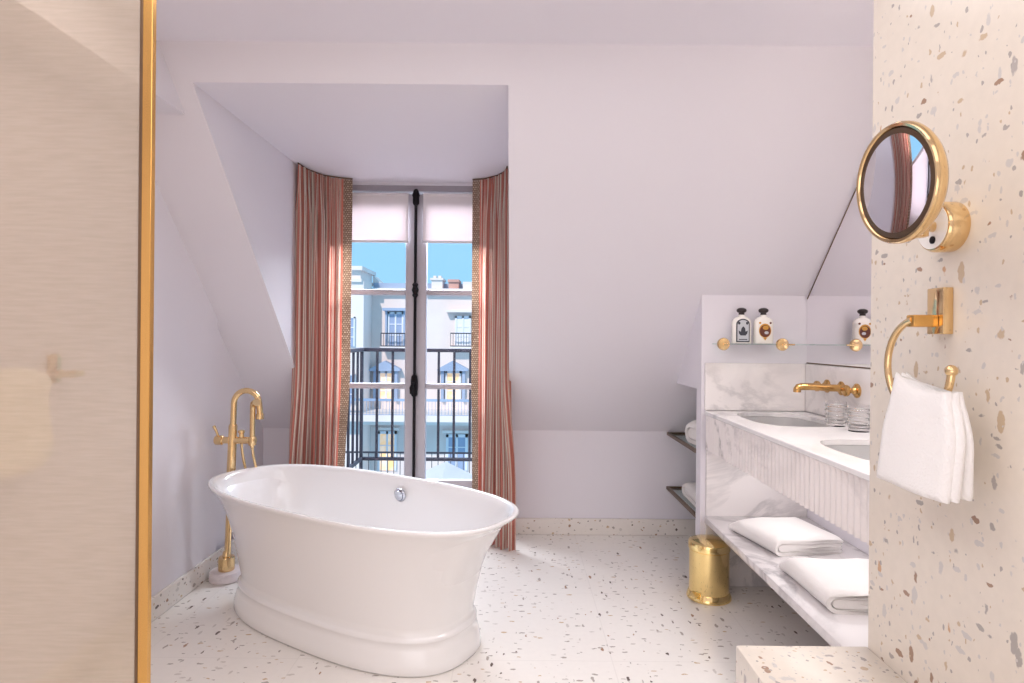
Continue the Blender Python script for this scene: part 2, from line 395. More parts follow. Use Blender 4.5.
# left wall (slightly boxed out nearer the lens), soffit box above
bm = bmesh.new(); box(bm, (XL - 0.12, YF - 0.1, 0), (XL, 3.09, ZC)); box(bm, (XL - 0.12, 3.09, 0), (XL - 0.022, YB + 0.1, ZC))
struct('wall_left', bm, M['wall'], 'lilac left wall beside the bathtub', 'wall', smooth=False)
bm = bmesh.new()
poly_prism(bm, [(-1.30, YF, 2.072), (-1.30, slopeY(2.072), 2.072), (-1.30, YC, ZC), (-1.30, YF, ZC)], (XL + 1.30, 0, 0))
struct('wall_soffit', bm, M['wall'], 'boxed soffit along the top of the left wall', 'wall', smooth=False)
struct('wall_right', B((XR, YP - 0.1, 0), (XR + 0.12, YB + 0.1, ZC)), M['wall'], 'wall behind the vanity mirror', 'wall', smooth=False)
struct('wall_front', B((XL - 0.1, YF - 0.12, 0), (XR + 0.1, YF, ZC)), M['wall'], 'entrance wall behind the viewer', 'wall', smooth=False)
struct('wall_pier', B((XP, YF, 0), (XR + 0.12, YP, ZC), 0.004, 1), M['terrazzo_wall'], 'warm speckled terrazzo wall on the right', 'wall', smooth=False)
struct('wall_low', B((0.577, 0.25, 0), (XP, YP, 0.418), 0.006, 2), M['terrazzo_wall'], 'low terrazzo ledge at the foot of the terrazzo wall', 'ledge')
# return wall: thin panel low down, box up to the slope above the towel niche
bm = bmesh.new()
NX = 0.915
box(bm, (NX, YR, 0), (XR, YR + 0.075, 0.962))
pts = [(NX, YR, 0.962), (NX, slopeY(0.962), 0.962), (NX, slopeY(slopeZ(YR)), slopeZ(YR))]
poly_prism(bm, pts, (XR - NX, 0, 0))
struct('wall_partition', bm, M['wall'], 'short return wall at the far end of the vanity', 'wall', smooth=False)
# skirtings
struct('baseboard_back', B((CR + 0.01, YB - 0.016, 0), (XR, YB, 0.1), 0.003, 1), M['terrazzo_trim'], 'terrazzo skirting on the knee wall', 'skirting')
struct('baseboard_left', B((XL - 0.001, 1.0, 0), (XL + 0.016, YB, 0.1), 0.003, 1), M['terrazzo_trim'], 'terrazzo skirting on the left wall', 'skirting')
struct('baseboard_corner', B((XL, YB - 0.016, 0), (CL - 0.01, YB, 0.1), 0.003, 1), M['terrazzo_trim'], 'terrazzo skirting left of the window', 'skirting')
# marble linings of the vanity recess
ZT = 0.862; ZBS = 1.096; XV = 0.93
struct('trim_1', B((XV, YR - 0.016, ZT + 0.001), (XR - 0.017, YR, ZBS), 0.002, 1), M['marble'], 'marble splashback on the return wall', 'splashback')
struct('trim_2', B((XR - 0.016, YP + 0.002, ZT + 0.001), (XR, YR, ZBS), 0.002, 1), M['marble'], 'marble splashback under the mirror', 'splashback')
struct('trim_3', B((XV + 0.01, YR - 0.014, 0), (XR - 0.001, YR, ZT - 0.19), 0.002, 1), M['marble'], 'marble panel under the far end of the vanity', 'panel')

# ------------------------------------------------------------------ window
def window():
    w = bpy.data.objects.new('window_1', None); C.objects.link(w); w.location = (0, YW, 0)
    w['kind'] = 'structure'; w['label'] = 'tall double casement window with grey frames'; w['category'] = 'window'
    x0, x1 = CL, CR; xc = -0.622
    bm = bmesh.new()
    box(bm, (x0, 0, 0), (x0 + 0.05, 0.08, 2.14), 0.004, 1); box(bm, (x1 - 0.05, 0, 0), (x1, 0.08, 2.14), 0.004, 1); box(bm, (x0, 0, 0), (x1, 0.08, 0.05), 0.004, 1)
    link('window_frame', bm, M['frame'], w)
    link('head_frame', B((x0 + 0.05, -0.004, 2.108), (x1 - 0.05, 0.08, 2.145), 0.004, 1), M['frame_shaded'], w)
    link('head_trim', B((x0, 0.0, 2.1455), (x1, 0.1, ZD), 0), M['wall'], w)
    for s, xa, xb in ((-1, x0 + 0.052, xc - 0.003), (1, xc + 0.003, x1 - 0.052)):
        bm = bmesh.new(); st = 0.062
        ya, yb = 0.012, 0.062
        box(bm, (xa, ya, 0.052), (xa + st, yb, 2.096), 0.006, 2); box(bm, (xb - st, ya, 0.052), (xb, yb, 2.096), 0.006, 2)
        box(bm, (xa + st, ya, 0.052), (xb - st, yb, 0.325), 0.006, 2); box(bm, (xa + st, ya, 2.03), (xb - st, yb, 2.096), 0.006, 2)
        # raised panel on the bottom rail
        box(bm, (xa + st + 0.04, ya - 0.006, 0.11), (xb - st - 0.04, ya + 0.01, 0.27), 0.005, 2)
        cas = link('casement', bm, M['frame'], w)
        for z in (1.487, 0.905):
            link('glazing_bar', B((xa + st, ya + 0.004, z - 0.017), (xb - st, yb - 0.006, z + 0.017), 0.006, 2), M['frame'], cas)
        link('pane', B((xa + st - 0.004, 0.034, 0.32), (xb - st + 0.004, 0.040, 2.035)), M['glass'], cas, smooth=False)
    bolt = link('espagnolette_bolt', tube(bmesh.new(), [(xc, -0.012, 0.06), (xc, -0.012, 2.07)], 0.009, 10), M['iron'], w)
    link('bolt_guide', lathe(bmesh.new(), [(0.012, 0), (0.020, 0.012), (0.020, 0.05), (0.024, 0.06), (0.020, 0.075), (0.015, 0.09), (0.008, 0.1)], 16, Matrix.Translation((xc, -0.012, 2.02))), M['iron'], bolt)
    link('bolt_guide', lathe(bmesh.new(), [(0.010, 0), (0.019, 0.012), (0.014, 0.024), (0.022, 0.045), (0.014, 0.066), (0.019, 0.078), (0.010, 0.09)], 16, Matrix.Translation((xc, -0.012, 1.455))), M['iron'], bolt)
    bm = lathe(bmesh.new(), [(0.012, 0), (0.020, 0.01), (0.022, 0.06), (0.022, 0.10), (0.018, 0.125), (0.010, 0.135)], 16, Matrix.Translation((xc, -0.014, 0.845)))
    link('bolt_case', bm, M['iron'], bolt)
    hm = bmesh.new(); tube(hm, [(xc, -0.03, 0.93), (xc - 0.004, -0.055, 0.925), (xc - 0.01, -0.062, 0.90), (xc - 0.012, -0.062, 0.865)], [0.008, 0.009, 0.012, 0.007], 12)
    link('handle', hm, M['iron'], bolt)
    return xc
xc = window()
for s in (-1, 1):
    xa, xb = (CL + 0.075, xc - 0.048) if s < 0 else (xc + 0.044, CR - 0.075)
    b = thing('roller_blind', 'white half-drawn blind at the top of the %s casement' % ('left' if s < 0 else 'right'), 'blind', (0, YW - 0.004, 1.79), 0, 'white blinds on the window')
    link('blind_cloth', B((xa, -0.002, 0.012), (xb, 0.0, 0.296)), M['blind'], b)
    link('bottom_bar', B((xa - 0.002, -0.006, 0.0), (xb + 0.002, 0.004, 0.014), 0.003, 2), M['win_frame'], b)
    link('roller', tube(bmesh.new(), [(xa, 0.0, 0.297), (xb, 0.0, 0.297)], 0.010, 14), M['blind'], b)

# ------------------------------------------------------------------ curtains
def smoothstep(a, b, x):
    t = max(0, min(1, (x - a) / (b - a))); return t * t * (3 - 2 * t)
def curtain(label, top, bot, folds, lead_first, loc):
    """top/bot: plan polylines (x,y); cloth hangs from top to bottom along them, pleated"""
    root = thing('curtain', label, 'curtain', (loc[0], loc[1], 0), 0, 'striped curtains at the window')
    def samp(poly, n):
        ps = [Vector((p[0], p[1], 0)) for p in poly]; d = [0]
        for a, b in zip(ps, ps[1:]): d.append(d[-1] + (b - a).length)
        out = []
        for i in range(n + 1):
            s = d[-1] * i / n
            k = max(j for j in range(len(d) - 1) if d[j] <= s + 1e-9)
            f = (s - d[k]) / (d[k + 1] - d[k]); out.append(ps[k].lerp(ps[k + 1], f))
        for _ in range(14):
            out = [out[0]] + [(out[i - 1] + out[i] * 2 + out[i + 1]) / 4 for i in range(1, len(out) - 1)] + [out[-1]]
        return out
    BF = 0.13; NU, NV = folds * 16, 64
    T, Bt = samp(top, NU), samp(bot, NU)
    rnd = random.Random(len(label)); ph = [rnd.uniform(-0.6, 0.6) for _ in range(folds + 2)]; am = [rnd.uniform(0.7, 1.25) for _ in range(folds + 2)]
    ztop, zbot = 2.152, 0.006
    rows = []
    for j in range(NV + 1):
        v = j / NV; z = ztop + (zbot - ztop) * v
        fl = 0.12 * smoothstep(0.05, 0.5, v) + 0.88 * smoothstep(0.50, 0.86, v)
        row = []
        for i in range(NU + 1):
            u = i / NU; p = T[i].lerp(Bt[i], fl)
            q = (T[min(i + 1, NU)].lerp(Bt[min(i + 1, NU)], fl)) - (T[max(i - 1, 0)].lerp(Bt[max(i - 1, 0)], fl)); q.normalize()
            nrm = Vector((q.y, -q.x, 0))
            if nrm.y > 0: nrm = -nrm
            k = u * folds; kk = int(min(k, folds - 1))
            wob = 0.35 * math.sin(3.1 * v + ph[kk] * 5)
            edge = smoothstep(0.0, 0.10, u) * smoothstep(1.0, 0.90, u) if lead_first is None else (smoothstep(BF, BF + 0.06, u) * (0.25 + 0.75 * smoothstep(1.0, 0.9, u)) if lead_first else smoothstep(1 - BF, 1 - BF - 0.06, u) * (0.25 + 0.75 * smoothstep(0.0, 0.1, u)))
            a = 0.029 * am[kk] * (0.42 + 0.58 * smoothstep(0.0, 0.14, v)) * (1 + 0.25 * v) * edge
            w = math.sin(2 * PI * k + wob * math.sin(PI * u)); w2 = 0.25 * math.sin(4 * PI * k + 1.3 + 2 * v)
            head = smoothstep(0.16, 0.02, v) * 0.006 * math.sin(2 * PI * k * 4 + 10 * v) * edge
            row.append((p + nrm * (a * (w + w2) + head)) + Vector((0, 0, z)))
        rows.append(row)
    # true cloth length along the row sets the stripe position
    L = [0]
    mid = rows[NV // 2]
    for i in range(NU): L.append(L[-1] + (mid[i + 1] - mid[i]).length)
    band = int(NU * BF)
    def build(i0, i1, name, mat, lift=0.0):
        bm = bmesh.new(); uvl = bm.loops.layers.uv.new('UVMap'); g = []
        for row in rows: g.append([bm.verts.new(row[i] - Vector((loc[0], loc[1], 0)) + Vector((0, -lift, 0))) for i in range(i0, i1 + 1)])
        for j in range(NV):
            for i in range(i1 - i0):
                f = bm.faces.new((g[j][i], g[j][i + 1], g[j + 1][i + 1], g[j + 1][i]))
                for lp, (a, b) in zip(f.loops, ((i, j), (i + 1, j), (i + 1, j + 1), (i, j + 1))):
                    lp[uvl].uv = (L[i0 + a], b / NV * 2.15)
        bmesh.ops.solidify(bm, geom=list(bm.faces), thickness=0.003)
        return link(name, bm, mat, root, auto=80)
    if lead_first:
        build(band, NU, 'curtain_panel', M['curtain']); build(0, band, 'edge_braid', M['braid'])
    else:
        build(0, NU - band, 'curtain_panel', M['curtain']); build(NU - band, NU, 'edge_braid', M['braid'])
    link('curtain_track', tube(bmesh.new(), [p + Vector((-loc[0], -loc[1], 2.157)) for p in T[::4]], 0.004, 8), M['bronze'], root)
curtain('pink striped curtain on the left side of the window', [(CL + 0.026, 3.285), (CL + 0.034, 3.40), (-1.14, 3.53), (-1.06, 3.58), (-0.99, 3.605)],
        [(-1.285, 3.40), (-1.25, 3.45), (-1.16, 3.54), (-1.09, 3.575), (-1.02, 3.59)], 8, False, (-1.12, 3.5))
curtain('pink striped curtain on the right side of the window', [(-0.268, 3.595), (-0.195, 3.575), (-0.115, 3.50), (-0.066, 3.40), (-0.058, 3.32)],
        [(-0.255, 3.58), (-0.185, 3.55), (-0.115, 3.49), (-0.05, 3.43), (0.008, 3.385)], 7, True, (-0.15, 3.5))

# ------------------------------------------------------------------ balcony railing
def railing():
    y0, y1 = 3.90, 4.42
    xl = at(362, 350, y1).x; xr = 0.12; zt = at(416, 350, y1).z; zb = at(416, 459, y1).z
    rt = thing('balcony_railing', 'dark iron balcony railing just outside the window', 'railing', ((xl + xr) / 2, y1, 0)); ox = rt.location
    def o(p): return (p[0] - ox.x, p[1] - ox.y, p[2])
    def rail(name, z, w, h):
        bm = bmesh.new(); box(bm, o((xl - w, y1 - w, z - h)), o((xr + w, y1 + w, z + h)), 0.003, 1)
        box(bm, o((xl - w, y0, z - h)), o((xl + w, y1 - w, z + h)), 0.003, 1); box(bm, o((xr - w, y0, z - h)), o((xr + w, y1 - w, z + h)), 0.003, 1)
        link(name, bm, M['rail'], rt)
    rail('top_rail', zt, 0.024, 0.014); rail('bottom_rail', zb, 0.014, 0.012)
    xs = [at(p, 400, y1).x for p in (361.5, 377, 392.5, 408, 423.5, 438.5, 454, 470, 485.5, 501)]
    for i, x in enumerate(xs):
        r_ = 0.011 if i == 0 else 0.0085
        link('baluster', B(o((x - r_, y1 - r_, 0.0 if i == 0 else zb)), o((x + r_, y1 + r_, zt)), 0.001, 1), M['rail'], rt)
    for k in range(1, 5):
        y = y1 - k * 0.115
        link('baluster', B(o((xl - 0.008, y - 0.008, zb)), o((xl + 0.008, y + 0.008, zt)), 0.001, 1), M['rail'], rt)
    struct('floor_balcony', B((xl - 0.1, YB + 0.15, -0.15), (xr + 0.1, y1 + 0.08, 0.0), 0.01, 1), M['facade_trim'], 'stone slab of the little balcony', 'balcony')
railing()

# ------------------------------------------------------------------ building over the street and parasols
def building():
    Y = 30.0
    rt = thing('apartment_building', 'pale stone apartment building across the street', 'building', (-5.0, Y, -8))
    O = Vector((-5.0, Y, -8))
    def rect(px0, py0, px1, py1, y0, y1, bm=None, bev=0.0):
        a = at(px0, py1, Y) - O; b = at(px1, py0, Y) - O
        bm = bm or bmesh.new(); box(bm, (a.x, y0, a.z), (b.x, y1, b.z), bev, 1); return bm
    link('wall', rect(250, 293, 560, 560, 0, 6), M['facade'], rt, smooth=False)
    link('projecting_wall', rect(250, 284, 372, 560, -1.6, 0), M['facade_trim'], rt, smooth=False)
    # stone attic block with its cornice
    bm = rect(352, 274, 369, 285, -1.6, 0.6); rect(349, 270.5, 372, 274, -1.9, 0.9, bm); rect(350.5, 282, 370.5, 285, -1.75, 0.75, bm)
    link('attic_block', bm, M['facade_trim'], rt, smooth=False)
    bm = bmesh.new()
    a = at(370, 274, Y) - O; b = at(382, 286, Y) - O
    poly_prism(bm, [(a.x, 0.6, a.z), (b.x, 0.6, b.z), (b.x, 0.6, b.z - 0.3), (a.x, 0.6, a.z - 0.5)], (0, 1.2, 0))
    link('gable_coping', bm, M['facade_trim'], rt, smooth=False)
    link('roof', rect(372, 284, 560, 291, 0.3, 6), M['zinc'], rt, smooth=False)
    bm = rect(372, 290, 560, 293.5, -0.35, 0.5); rect(372, 293.5, 560, 295, -0.15, 0.5, bm)
    link('cornice', bm, M['facade_trim'], rt, smooth=False)
    bm = rect(432, 280, 443, 291, -0.2, 0.9); rect(431, 278.5, 444, 280.5, -0.3, 1.0, bm); rect(433, 275.5, 436, 279, 0.1, 0.6, bm); rect(438, 275.5, 441, 279, 0.1, 0.6, bm)
    link('chimney', bm, M['facade_trim'], rt, smooth=False)
    bm = rect(449, 282, 459, 291, -0.2, 0.8); rect(448.3, 280, 459.7, 282.5, -0.3, 0.9, bm)
    link('chimney', bm, M['terracotta'], rt, smooth=False)
    link('chimney', rect(463, 282, 478, 291, -0.1, 0.8), M['facade_trim'], rt, smooth=False)
    # windows
    def win(px0, py0, px1, py1, y, pane):
        f = bmesh.new(); w = (px1 - px0) * 0.13
        rect(px0, py0, px0 + w, py1, y - 0.08, y + 0.05, f); rect(px1 - w, py0, px1, py1, y - 0.08, y + 0.05, f)
        rect(px0, py0, px1, py0 + w, y - 0.08, y + 0.05, f); rect((px0 + px1) / 2 - w * 0.45, py0, (px0 + px1) / 2 + w * 0.45, py1, y - 0.08, y + 0.05, f)
        for q in (0.36, 0.68):
            yy = py0 + (py1 - py0) * q; rect(px0, yy - 0.4, px1, yy + 0.4, y - 0.06, y + 0.05, f)
        fo = link('window', f, M['win_frame'], rt, smooth=False)
        link('pane', rect(px0 + 0.3, py0 + 0.3, px1 - 0.3, py1, y - 0.03, y + 0.02), M[pane], fo, smooth=False)
    win(388, 312, 404, 346, -0.05, 'win_dark'); win(455, 316, 471, 346, -0.05, 'win_frame')
    for px in (386.5, 453.5):
        win(px - 8, 371, px + 8, 400, -0.05, 'win_lit')
    win(378, 431, 397, 470, -0.05, 'win_lit'); win(446, 434, 468, 470, -0.05, 'win_dark')
    win(354, 318, 364, 346, -1.65, 'win_dark'); win(354, 372, 364, 400, -1.65, 'win_dark')
    bm = rect(384.5, 308.5, 407.5, 311, -0.5, 0.0); rect(386, 311, 388, 346, -0.25, 0.0, bm); rect(404, 311, 406, 346, -0.25, 0.0, bm)
    link('window_hood', bm, M['zinc'], rt, smooth=False)
    bm = rect(447, 310.5, 480, 312.5, -0.5, 0.0); rect(452, 309.5, 475, 310.5, -0.3, 0.0, bm)
    link('window_hood', bm, M['facade_trim'], rt, smooth=False)
    for px, hw in ((386.5, 15), (453.5, 15)):
        bm = bmesh.new(); a = at(px - hw, 370.5, Y) - O; b = at(px + hw, 370.5, Y) - O; c = at(px, 360.5, Y) - O
        poly_prism(bm, [(a.x, -0.5, a.z), (b.x, -0.5, b.z), (b.x, -0.5, b.z + 0.1), (c.x, -0.5, c.z), (a.x, -0.5, a.z + 0.1)], (0, 0.5, 0))
        rect(px - hw + 3, 370.5, px - hw + 6, 400, -0.3, 0, bm); rect(px + hw - 6, 370.5, px + hw - 3, 400, -0.3, 0, bm)
        link('pediment', bm, M['zinc'], rt, smooth=False)
    # balcony slab with railing, band courses
    bm = rect(340, 410, 560, 414, -2.6, 0); rect(340, 414, 560, 417, -2.2, 0, bm); rect(340, 417, 560, 419, -1.9, 0, bm)
    link('balcony_slab', bm, M['facade_trim'], rt, smooth=False)
    def rails(px0, px1, pyt, pyb, y, step):
        bm = bmesh.new(); rect(px0, pyt, px1, pyt + 0.9, y - 0.03, y + 0.03, bm); rect(px0, pyb - 1.0, px1, pyb, y - 0.03, y + 0.03, bm)
        x = px0
        while x <= px1: rect(x - 0.25, pyt, x + 0.25, pyb, y - 0.015, y + 0.015, bm); x += step
        link('balcony_rail', bm, M['zinc' if step > 2.9 else 'rail'], rt, smooth=False)
    rails(340, 500, 394.5, 410, -2.5, 3.0); rails(384, 408, 333, 346.5, -0.7, 2.6); rails(452, 474, 333, 346.5, -0.7, 2.6)
    for a in ((383, 346.5, 409, 348), (451, 346.5, 475, 348)): link('window_sill', rect(*a, -0.75, 0), M['facade_trim'], rt, smooth=False)
    for a in ((375, 427, 400, 429.5), (443, 430, 471, 432.5)): link('lintel', rect(*a, -0.25, 0), M['facade_trim'], rt, smooth=False)
building()
def terrace():
    struct('floor_terrace', B((-6, 6.2, -3.2), (3, 11.5, -3.0)), M['facade_trim'], 'roof terrace below the balcony', 'terrace', smooth=False)
    for i, (px, py, Y, hw) in enumerate(((446, 461.5, 9.6, 0.75),)):
        p = at(px, py, Y)
        rt = thing('parasol', 'square white parasol on the terrace below the balcony railing', 'parasol', (p.x, p.y, -3.0), R(43))
        h = p.z + 3.0
        bm = bmesh.new(); n = 8; ap = bm.verts.new((0, 0, h)); rings = []
        for q, (s, dz) in enumerate(((0.5, -0.25), (1.0, -0.50), (1.0, -0.62))):
            rg = []
            for k in range(4):
                a0 = Vector((math.cos(PI / 4 + k * PI / 2), math.sin(PI / 4 + k * PI / 2), 0)) * 1.414 * hw * s
                a1 = Vector((math.cos(PI / 4 + (k + 1) * PI / 2), math.sin(PI / 4 + (k + 1) * PI / 2), 0)) * 1.414 * hw * s
                for m in range(4):
                    f = m / 4; pp = a0.lerp(a1, f); sag = 0.05 * math.sin(PI * f) * s
                    rg.append(bm.verts.new((pp.x * (1 - sag), pp.y * (1 - sag), h + dz - sag * 0.6)))
            rings.append(rg)
        for k in range(16): bm.faces.new((ap, rings[0][k], rings[0][(k + 1) % 16]))
        for r0, r1 in zip(rings, rings[1:]):
            for k in range(16): bm.faces.new((r0[k], r1[k], r1[(k + 1) % 16], r0[(k + 1) % 16]))
        bmesh.ops.solidify(bm, geom=list(bm.faces), thickness=0.004)
        link('canopy', bm, M['parasol'], rt, auto=20)
        link('pole', tube(bmesh.new(), [(0, 0, 0), (0, 0, h - 0.02)], 0.022, 12), M['win_frame'], rt)
        link('base', B((-0.3, -0.3, 0), (0.3, 0.3, 0.08), 0.01), M['facade'], rt)
    struct('wall_parapet', B((-6, 11.3, -3.0), (3, 11.5, -2.0)), M['facade_trim'], 'parapet at the far edge of the roof terrace', 'parapet', smooth=False)
    rt = thing('terrace_railing', 'thin railing on the terrace parapet beyond the balcony railing', 'railing', (-1.5, 11.4, -2.0))
    link('handrail', B((-4.4, -0.02, 1.0), (4.4, 0.02, 1.03)), M['rail'], rt)
    bm = bmesh.new()
    for k in range(74): x = -4.4 + k * 0.12; box(bm, (x - 0.006, -0.006, 0), (x + 0.006, 0.006, 1.0))
    link('bars', bm, M['rail'], rt, smooth=False)
terrace()

# ------------------------------------------------------------------ bathtub
def superring(bm, a, b, z, n=2.65, seg=96):
    vs = []
    for i in range(seg):
        t = 2 * PI * i / seg; c, s = math.cos(t), math.sin(t)
        vs.append(bm.verts.new((math.copysign(abs(c) ** (2 / n), c) * a, math.copysign(abs(s) ** (2 / n), s) * b, z)))
    return vs
def bathtub():
    rt = thing('bathtub', 'white freestanding oval bathtub with flared rim in front of the window', 'bathtub', (-0.697, 2.562, 0), R(-31))
    bm = bmesh.new()
    prof = [  # (half length, half width, z): plinth, bead, flaring body, rolled rim, inside
        (0.590, 0.262, 0.000), (0.612, 0.284, 0.002), (0.616, 0.288, 0.010), (0.613, 0.286, 0.04), (0.600, 0.277, 0.085), (0.593, 0.271, 0.106),
        (0.597, 0.275, 0.112), (0.597, 0.275, 0.120), (0.590, 0.269, 0.127), (0.584, 0.263, 0.132), (0.586, 0.265, 0.16),
        (0.600, 0.276, 0.24), (0.620, 0.288, 0.32), (0.645, 0.301, 0.39), (0.676, 0.314, 0.45), (0.710, 0.326, 0.492), (0.742, 0.336, 0.518),
        (0.764, 0.343, 0.530), (0.773, 0.347, 0.537), (0.776, 0.348, 0.542), (0.774, 0.347, 0.547), (0.768, 0.342, 0.550), (0.757, 0.333, 0.548), (0.745, 0.324, 0.540),
        (0.732, 0.317, 0.525), (0.695, 0.304, 0.46), (0.645, 0.290, 0.38), (0.610, 0.278, 0.29), (0.575, 0.262, 0.21), (0.535, 0.235, 0.165), (0.46, 0.19, 0.142), (0.25, 0.10, 0.135), (0.03, 0.03, 0.132)]
    rings = [superring(bm, a, b, z, 2.65 if a > 0.3 else 2.2) for a, b, z in prof]
    for r0, r1 in zip(rings, rings[1:]):
        for i in range(96): bm.faces.new((r0[i], r0[(i + 1) % 96], r1[(i + 1) % 96], r1[i]))
    bm.faces.new(rings[0][::-1]); bm.faces.new(rings[-1])
    link('tub_body', bm, M['tub'], rt, auto=60)
    # overflow cover on the far inner wall, tilted with the wall
    Mx = Matrix.Translation((0.01, 0.300, 0.472)) @ Matrix.Rotation(R(98), 4, 'X')
    ov = link('overflow_cover', lathe(bmesh.new(), [(0.031, 0.0), (0.033, 0.004), (0.032, 0.010), (0.026, 0.013), (0.024, 0.011), (0.023, 0.018), (0.008, 0.020)], 32, Mx), M['chrome'], rt)
    link('drain', lathe(bmesh.new(), [(0.03, 0.132), (0.033, 0.137), (0.026, 0.14), (0.005, 0.139)], 32), M['chrome'], rt)
bathtub()

# ------------------------------------------------------------------ floor-standing bath filler
def filler():
    rt = thing('bath_filler', 'brass floor-standing bath filler tap behind the left end of the tub', 'tap', (-1.428, 2.98, 0))
    link('base', lathe(bmesh.new(), [(0.072, 0), (0.078, 0.004), (0.078, 0.040), (0.074, 0.046), (0.02, 0.047)], 48), M['white_stone'], rt)
    b = M['brass']
    link('ferrule', lathe(bmesh.new(), [(0.036, 0.046), (0.038, 0.05), (0.038, 0.108), (0.034, 0.114), (0.020, 0.116), (0.018, 0.135), (0.0155, 0.14)], 32), b, rt, auto=25)
    k = 0.035  # very slight lean of the riser
    def q(x, y, z): return (x + k * z, y, z)
    link('riser', tube(bmesh.new(), [q(0, 0, 0.10), q(0, 0, 0.45), q(0, 0, 0.451), q(0, 0, 0.76), q(0, 0, 0.77)], [0.015, 0.015, 0.0205, 0.0205, 0.017], 20), b, rt)
    zc = 0.875; r = 0.062
    pts = [q(0, 0, 0.765), q(0, 0, 0.82)] + [Vector(q(r, 0, zc)) + Vector((-math.cos(a) * r, 0, math.sin(a) * r)) for a in [R(d) for d in range(0, 181, 12)]] + [Vector(q(2 * r, 0, zc)) + Vector((0.004, 0, -0.03)), Vector(q(2 * r, 0, zc)) + Vector((0.006, 0, -0.055))]
    sp = link('spout', tube(bmesh.new(), pts, 0.0145, 18), b, rt)
    e = Vector(q(2 * r, 0, zc)) + Vector((0.006, 0, -0.05))
    link('aerator', lathe(bmesh.new(), [(0.014, 0), (0.0185, -0.002), (0.0185, -0.028), (0.014, -0.03)], 24, Matrix.Translation(e)), b, sp)
    # mixer body crossing the riser
    x0 = k * 0.70
    bm = tube(bmesh.new(), [(x0 - 0.085, 0, 0.69), (x0 - 0.08, 0, 0.69), (x0 - 0.05, 0, 0.69), (x0 - 0.045, 0, 0.69), (x0 + 0.115, 0, 0.69)], [0.020, 0.024, 0.024, 0.017, 0.017], 20)
    mb = link('mixer_body', bm, b, rt)
    lv = bmesh.new(); tube(lv, [(x0 - 0.07, 0, 0.705), (x0 - 0.078, -0.005, 0.735), (x0 - 0.088, -0.012, 0.762)], [0.006, 0.006, 0.008], 12)
    link('lever', lv, b, mb)
    link('divert_knob', lathe(bmesh.new(), [(0.012, 0), (0.012, 0.02), (0.016, 0.024), (0.016, 0.034), (0.008, 0.037)], 20, Matrix.Translation((x0 + 0.045, 0, 0.705))), b, mb)
    # hand shower upright in its cradle
    hs = link('hand_shower', tube(bmesh.new(), [(x0 + 0.104, -0.012, 0.655), (x0 + 0.104, -0.012, 0.68), (x0 + 0.104, -0.012, 0.84), (x0 + 0.106, -0.014, 0.862), (x0 + 0.114, -0.02, 0.875), (x0 + 0.13, -0.03, 0.882)], [0.009, 0.0125, 0.0125, 0.014, 0.018, 0.019], 18), b, rt)
    link('cradle', lathe(bmesh.new(), [(0.016, 0), (0.0185, 0.003), (0.0185, 0.04), (0.016, 0.043)], 20, Matrix.Translation((x0 + 0.104, -0.012, 0.668))), b, rt)
    bm = tube(bmesh.new(), [(x0 + 0.104, -0.012, 0.655), (x0 + 0.103, 0.004, 0.61), (x0 + 0.098, 0.06, 0.52), (x0 + 0.085, 0.10, 0.40), (x0 + 0.068, 0.10, 0.34), (x0 + 0.052, 0.09, 0.40), (x0 + 0.045, 0.05, 0.53), (x0 + 0.045, 0.012, 0.62), (x0 + 0.045, 0, 0.675)], 0.0065, 12)
    link('hose', bm, b, rt)
filler()

